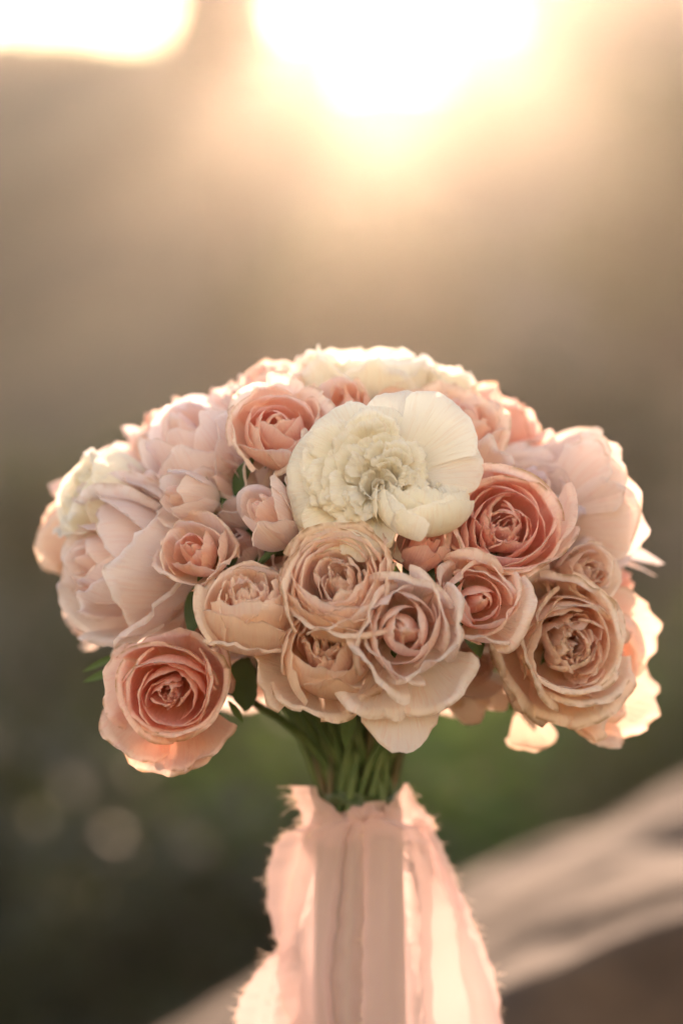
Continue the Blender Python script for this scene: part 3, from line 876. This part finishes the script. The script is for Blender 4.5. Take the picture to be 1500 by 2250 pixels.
rose(1372, 1465, 'spiral', 26, 34, (0.82, -0.10, 0.50), 'peach', 'open peach rose facing right with glowing orange heart at the lower right', y=-0.040, seed=32, n=11, core=0.16, ruff=1.2, open_=1.0, recess=0.35,
     guards=[-90, -40, 30, -140], gk=dict(reach=1.25, rise=0.8, curl=40, width=50))
rose(1050, 1475, 'bud', 16, 34, (0.1, -0.10, 1), 'tan', 'tan rose hanging under the small eyed spiral rose', y=-0.045, seed=33, n=10, guards=[-90, -130, -55], gk=dict(reach=[1.75, 1.7, 1.5], rise=0.35, curl=25, width=34, tip=0.12, lip=0.1, drop=0.65, q=0.9))
rose(1175, 1520, 'bud', 13, 32, (0.15, -0.15, 1), 'tan', 'tan rose with one drooping rounded petal at the bottom right', y=-0.035, seed=34, n=9, guards=[-80], gk=dict(reach=2.5, rise=0.3, curl=30, width=22, tip=0.05, lip=0.15))
rose(850, 1320, 'bud', 17, 34, (0.0, 0.1, 1), 'tan', 'small pale bud squeezed above the lowest middle rose', y=-0.082, seed=40, n=10)

# ---- roses half buried between the others
rose(690, 1045, 'spiral', 22, 36, (-0.1, 0.45, 0.9), 'blush', 'blush rose mostly covered by the left lobe of the white double rose', y=-0.058, seed=41, n=12, core=0.14)
rose(985, 1285, 'spiral', 19, 36, (0.1, 0.2, 1), 'shell', 'peach rose half hidden behind the small eyed spiral rose', y=-0.070, seed=42, n=12, core=0.14)
rose(1190, 1310, 'spiral', 20, 36, (0.25, 0.1, 1), 'tan', 'tan rose half hidden left of the large tan garden rose', y=-0.062, seed=43, n=12, core=0.14)
rose(610, 1390, 'spiral', 19, 36, (-0.1, 0.1, 1), 'tan', 'tan rose half hidden between the tan cupped and globe roses', y=-0.062, seed=44, n=12, core=0.14)
def pointed(h, R, H):
    h.spiral(R, H, n=12, core=0.14)
    h.petal(R_(-118), 1.0, rr=27, rz=57, r0=4, c1=(11, 12), c2=(13, 38), A=R_(50), k=1.2, drop=0.48, q=1.3, ruff=1.0, wav=0.8, cren=0.04)
    h.petal(R_(-100), 1.0, rr=29, rz=50, r0=4, c1=(12, 12), c2=(16, 36), A=R_(48), k=1.2, drop=0.45, q=1.3, ruff=1.0, wav=0.8, cren=0.04)


rose(1330, 1160, 'custom', 22, 36, (0.85, 0.22, 0.15), 'blush', 'blush rose with a long pointed petal sticking out on the right edge', y=0.015, seed=45, build=pointed)
rose(520, 1190, 'spiral', 18, 36, (-0.2, 0.3, 1), 'blush', 'blush rose half hidden between the coral hearted bud and the side on rose', y=-0.066, seed=46, n=12, core=0.14)

# ---- back of the bouquet (closes the dome against the sun)
far_side = [
    (420, 1130, 0.075, (-0.6, 0.4, -0.7), 'blush rose at the back, behind the left shoulder'),
    (620, 960, 0.085, (-0.2, 0.7, -0.7), 'peach rose at the back, behind the open upper left rose'),
    (860, 930, 0.088, (0.1, 0.75, -0.7), 'pale rose at the back, behind the white top rose'),
    (1080, 1040, 0.080, (0.5, 0.5, -0.7), 'blush rose at the back, behind the coral pink outline rose'),
    (1200, 1270, 0.070, (0.7, 0.1, -0.7), 'peach rose at the back, behind the large tan garden rose'),
    (330, 1320, 0.070, (-0.7, 0.0, -0.7), 'pale rose at the back, behind the huge pale rose'),
    (650, 1230, 0.110, (-0.2, 0.2, -1), 'blush rose at the back, left of the middle'),
    (920, 1230, 0.110, (0.2, 0.2, -1), 'peach rose at the back, right of the middle'),
    (760, 1420, 0.100, (0.0, -0.2, -1), 'pale rose at the back, just above the stems'),
    (520, 1440, 0.08, (-0.4, -0.25, -0.8), 'blush rose at the back, low behind the hanging coral rose'),
    (1020, 1450, 0.085, (0.4, -0.25, -0.8), 'peach rose at the back, low on the right of the stems'),
]
for i, (px, py, y, ax, lab) in enumerate(far_side):
    rose(px, py, 'spiral', 27, 36, ax, ('blush', 'shell', 'pale')[i % 3], lab, y=y, seed=60 + i, n=11, core=0.16, ruff=1.0, group='roses on the far side of the bouquet')
# ------------------------------------------------------------------ leaves, tie, ribbon
def rose_leaf(px, py, y, L, W, rot, label, bend=0.25):
    s = np.linspace(0, 1, 16)[:, None]; w = np.linspace(-1, 1, 9)[None, :]
    wid = W * np.sin(np.pi * np.clip(s, 0.01, 0.99)) ** 0.75 * (1 - 0.25 * s) * (1 + 0.05 * np.sin(s * 60))
    P = np.stack([w * wid, -0.35 * np.abs(w) * wid + bend * L * s * s, -L * s + 0 * w], -1).reshape(-1, 3)
    o = link_mesh('rose_leaf', P, grid_faces(16, 9), M_LEAF)
    o.location = at(px, py, y)
    o.rotation_euler = [R_(a) for a in rot]
    return tag(o, label, 'leaf', 'green leaves under the roses')


rose_leaf(548, 1445, -0.055, 0.030, 0.011, (10, 22, -30), 'dark green rose leaf between the hanging coral rose and the stems')
rose_leaf(770, 1540, -0.060, 0.022, 0.004, (0, 6, 10), 'narrow green leaf hanging in front of the stems', 0.1)
rose_leaf(262, 1435, -0.050, 0.019, 0.0018, (0, 62, 10), 'upper narrow green leaf sticking out left of the hanging coral rose')
rose_leaf(268, 1465, -0.052, 0.020, 0.0022, (0, 68, 0), 'lower narrow green leaf sticking out left of the hanging coral rose')
rose_leaf(500, 1540, -0.058, 0.014, 0.002, (0, -40, 20), 'thin curled leaf tip right of the hanging coral rose')


def ring(py0, py1, rx0, rx1, ry, cx, seed, n=60, m=6, wob=0.0008):
    rng = np.random.RandomState(seed)
    a = np.linspace(0, 2 * np.pi, n)
    vs = []
    for i, t in enumerate(a):
        t = t if i < n - 1 else 0.0
        for j in range(m):
            f = j / (m - 1)
            k = (1.0) / FOCUS * MM
            c = at(cx, py0 + (py1 - py0) * f, 0)
            rr = rx0 + (rx1 - rx0) * f + wob * math.sin(9 * t + 4 * f + seed) + wob * math.sin(4 * t - 5 * f)
            vs.append((c.x + rr * math.cos(t), rr * ry * math.sin(t), c.z + wob * 2 * math.sin(3 * t + seed)))
    return vs, grid_faces(n, m)


vs, fs = ring(1738, 1766, 0.0198, 0.0206, 0.95, 787, 1)
tie = link_mesh('stem_tie', vs, fs, M_TIE)
tag(tie, 'dark green band binding the rose stems above the ribbon', 'tie')

ribbon = empty('ribbon', at(788, 1780, 0) * 1.0, 'pink silk ribbon with frayed edges tied round the stems', 'ribbon')


def cat(vals, t):
    """Catmull-Rom through rows of control values, t in 0..1"""
    vals = np.asarray(vals, float); n = len(vals)
    x = t * (n - 1); i = np.clip(np.floor(x).astype(int), 0, n - 2); f = (x - i)[:, None]
    p0 = vals[np.clip(i - 1, 0, n - 1)]; p1 = vals[i]; p2 = vals[i + 1]; p3 = vals[np.clip(i + 2, 0, n - 1)]
    return 0.5 * (2 * p1 + (p2 - p0) * f + (2 * p0 - 5 * p1 + 4 * p2 - p3) * f ** 2 + (3 * p1 - p0 - 3 * p2 + p3) * f ** 3)


def strip(name, rows, bulge=0.006, folds=(), fray='lr', seed=0, nrow=70, ncol=26, thread=1.0):
    """rows: (py, px_left, y_left_mm, px_right, y_right_mm); bulge toward the camera in the middle; folds: (u, depth_m, width)"""
    rng = np.random.RandomState(seed)
    c = cat([[r[0], r[1], r[2] * 0.001, r[3], r[4] * 0.001] for r in rows], np.linspace(0, 1, nrow))
    u = np.linspace(0, 1, ncol)
    pts = np.zeros((nrow, ncol, 3))
    for i in range(nrow):
        py, pl, yl, pr, yr = c[i]
        jl = 5.0 * math.sin(i * 0.10 + seed * 1.3) + 2.0 * math.sin(i * 0.9 + seed) + rng.uniform(-1.2, 1.2)
        jr = 5.0 * math.sin(i * 0.09 + seed * 0.7) + 2.0 * math.sin(i * 0.8 + seed * 2) + rng.uniform(-1.2, 1.2)
        for j, uu in enumerate(u):
            y = yl * (1 - uu) + yr * uu - bulge * math.sin(math.pi * uu) * (0.7 + 0.3 * i / nrow)
            for fu, fd, fw in folds:
                y += fd * math.exp(-((uu - fu - 0.02 * math.sin(i * 0.07)) / fw) ** 2) * min(1, i / nrow * 2.5)
            y += 0.0005 * math.sin(uu * 8 + i * 0.11 + seed) + 0.0016 * math.sin(uu * 6 + i * 0.075 + seed) * min(1, i / 15)
            pts[i, j] = at(pl + jl + (pr + jr - pl - jl) * uu, py, y)
    uvs = np.stack(np.meshgrid(np.linspace(0, 1, nrow), u, indexing='ij')[::-1], -1).reshape(-1, 2)
    loc = np.array(ribbon.location)
    o = link_mesh(name, pts.reshape(-1, 3) - loc, grid_faces(nrow, ncol), M_SILK, ribbon, uv=uvs)
    # loose threads along the raw edges
    vs, fs = [], []
    for sidec, col_i, nb in (('l', 0, 1), ('r', ncol - 1, ncol - 2)):
        if sidec not in fray: continue
        for i in range(nrow - 1):
            tuft = 0.5 + 0.5 * math.sin(i * 0.83 + seed * 1.7) * math.sin(i * 0.37 + seed)
            for _ in range(int(1 + 9 * tuft ** 2)):
                f = rng.uniform()
                p = pts[i, col_i] * (1 - f) + pts[i + 1, col_i] * f
                out = p - (pts[i, nb] * (1 - f) + pts[i + 1, nb] * f)
                out = out / (np.linalg.norm(out) + 1e-9)
                L = 0.0010 * thread * (0.5 + tuft) * rng.gamma(1.6, 0.8)
                w = 0.00015
                d1 = out + rng.normal(size=3) * 0.45 + np.array([0, 0, -0.25])
                d2 = d1 + rng.normal(size=3) * 0.7
                prev = len(vs)
                tang = np.array([0, 0.25, 1.0]) * w
                q0 = p - out * 0.0006; q1 = p + d1 * L * 0.5; q2 = q1 + d2 * L * 0.5
                for qq, ww in ((q0, 1), (q1, 0.9), (q2, 0.5)):
                    vs.append(qq - tang * ww); vs.append(qq + tang * ww)
                fs.append((prev, prev + 1, prev + 3, prev + 2)); fs.append((prev + 2, prev + 3, prev + 5, prev + 4))
    if vs:
        fr = link_mesh('frayed_edge', np.array(vs) - loc, fs, M_FRAY, o, uv=np.zeros((len(vs), 2)))
        tag(fr, kind='stuff')
    return o


# collar wound round the stems
vs, fs = ring(1764, 1835, 0.0205, 0.0250, 0.97, 786, 5, wob=0.0016)
uvr = np.stack(np.meshgrid(np.linspace(0, 1, 60), np.linspace(0, 1, 6), indexing='ij'), -1).reshape(-1, 2)
link_mesh('collar', np.array(vs) - np.array(ribbon.location), fs, M_SILK, ribbon, uv=uvr)
strip('collar_point', [(1722, 884, -16, 892, -14), (1745, 868, -19, 902, -14), (1775, 850, -22, 922, -12), (1800, 835, -24, 950, -10), (1822, 830, -24, 955, -8)], bulge=0.002, fray='r', seed=11, nrow=30, thread=0.9)
strip('collar_flap', [(1728, 640, -8, 690, -14), (1750, 650, -10, 700, -18), (1780, 664, -14, 740, -22), (1815, 672, -16, 770, -24), (1850, 676, -16, 780, -24)], bulge=0.002, fray='l', seed=12, nrow=30, thread=1.3)
# knot: a puckered lump of silk in front of the stems
kv, ku = [], []
for i in range(29):
    for j in range(17):
        th = 2 * math.pi * (i % 28) / 28; ph = math.pi * j / 16
        q = 1 + 0.13 * math.sin(6 * th + 3 * math.cos(ph)) * math.sin(ph) + 0.07 * math.sin(11 * th + 2 * ph)
        kv.append((0.0085 * q * math.cos(th) * math.sin(ph), 0.0060 * q * math.cos(ph), 0.0060 * q * math.sin(th) * math.sin(ph)))
        ku.append((i / 28, j / 16))
kc = np.array(at(800, 1797, -0.0295)) - np.array(ribbon.location)
link_mesh('knot', np.array(kv) + kc, grid_faces(29, 17), M_SILK, ribbon, uv=np.array(ku))
# loop and tails
strip('tail', [(1800, 720, 22, 862, 22), (1880, 692, 26, 884, 24), (1980, 655, 26, 902, 30), (2100, 672, 30, 925, 26), (2230, 640, 24, 912, 32), (2420, 660, 28, 930, 28)], bulge=-0.006, fray='lr', seed=19)  # back layer added behind the stems to shade the tails in front
strip('loop', [(1815, 665, -16, 700, -23), (1838, 625, -6, 700, -23), (1870, 604, 0, 698, -24), (1920, 588, 4, 690, -22), (1990, 586, 6, 670, -20), (2060, 600, 4, 660, -20), (2110, 622, 0, 660, -20)], bulge=0.004, fray='l', seed=13, nrow=40, thread=1.2)
strip('tail', [(1780, 905, -6, 935, 0), (1830, 920, -8, 962, 4), (1900, 945, -10, 992, 6), (1970, 975, -10, 1016, 8), (2020, 1000, -8, 1022, 8), (2090, 1010, -6, 1050, 8), (2250, 1040, -4, 1100, 8), (2420, 1060, 0, 1120, 8)], bulge=0.004, fray='r', seed=14)
strip('tail', [(1800, 880, -10, 930, -4), (1880, 900, -10, 965, -2), (1960, 920, -10, 1010, 0), (2060, 925, -10, 1050, 0), (2160, 930, -8, 1085, 2), (2260, 935, -8, 1098, 2), (2420, 935, -4, 1110, 4)], bulge=0.005, fray='r', seed=15)
strip('tail', [(2040, 640, -4, 664, -10), (2100, 596, -4, 680, -12), (2160, 552, -6, 690, -14), (2220, 522, -8, 694, -16), (2300, 510, -8, 700, -18), (2420, 505, -8, 700, -18)], bulge=0.004, folds=((0.45, 0.006, 0.12), (0.75, -0.004, 0.1)), fray='l', seed=16)
strip('tail', [(1800, 752, -27, 800, -32), (1815, 712, -28, 808, -34), (1850, 674, -27, 808, -34), (1950, 640, -26, 806, -34), (2050, 616, -24, 806, -34), (2150, 604, -22, 806, -34), (2260, 640, -22, 808, -34), (2420, 690, -22, 810, -34)],
      bulge=0.005, folds=((0.62, 0.006, 0.05), (0.80, -0.003, 0.08), (0.3, -0.002, 0.1)), fray='l', seed=17)
strip('tail', [(1798, 800, -32, 842, -31), (1814, 800, -36, 898, -29), (1845, 796, -38, 934, -27), (1890, 794, -38, 946, -26), (1980, 794, -38, 950, -26), (2080, 795, -38, 951, -26), (2180, 797, -38, 955, -26), (2280, 800, -38, 960, -26), (2420, 800, -38, 962, -26)],
      bulge=0.008, folds=((0.7, -0.003, 0.12),), fray='l', seed=18)
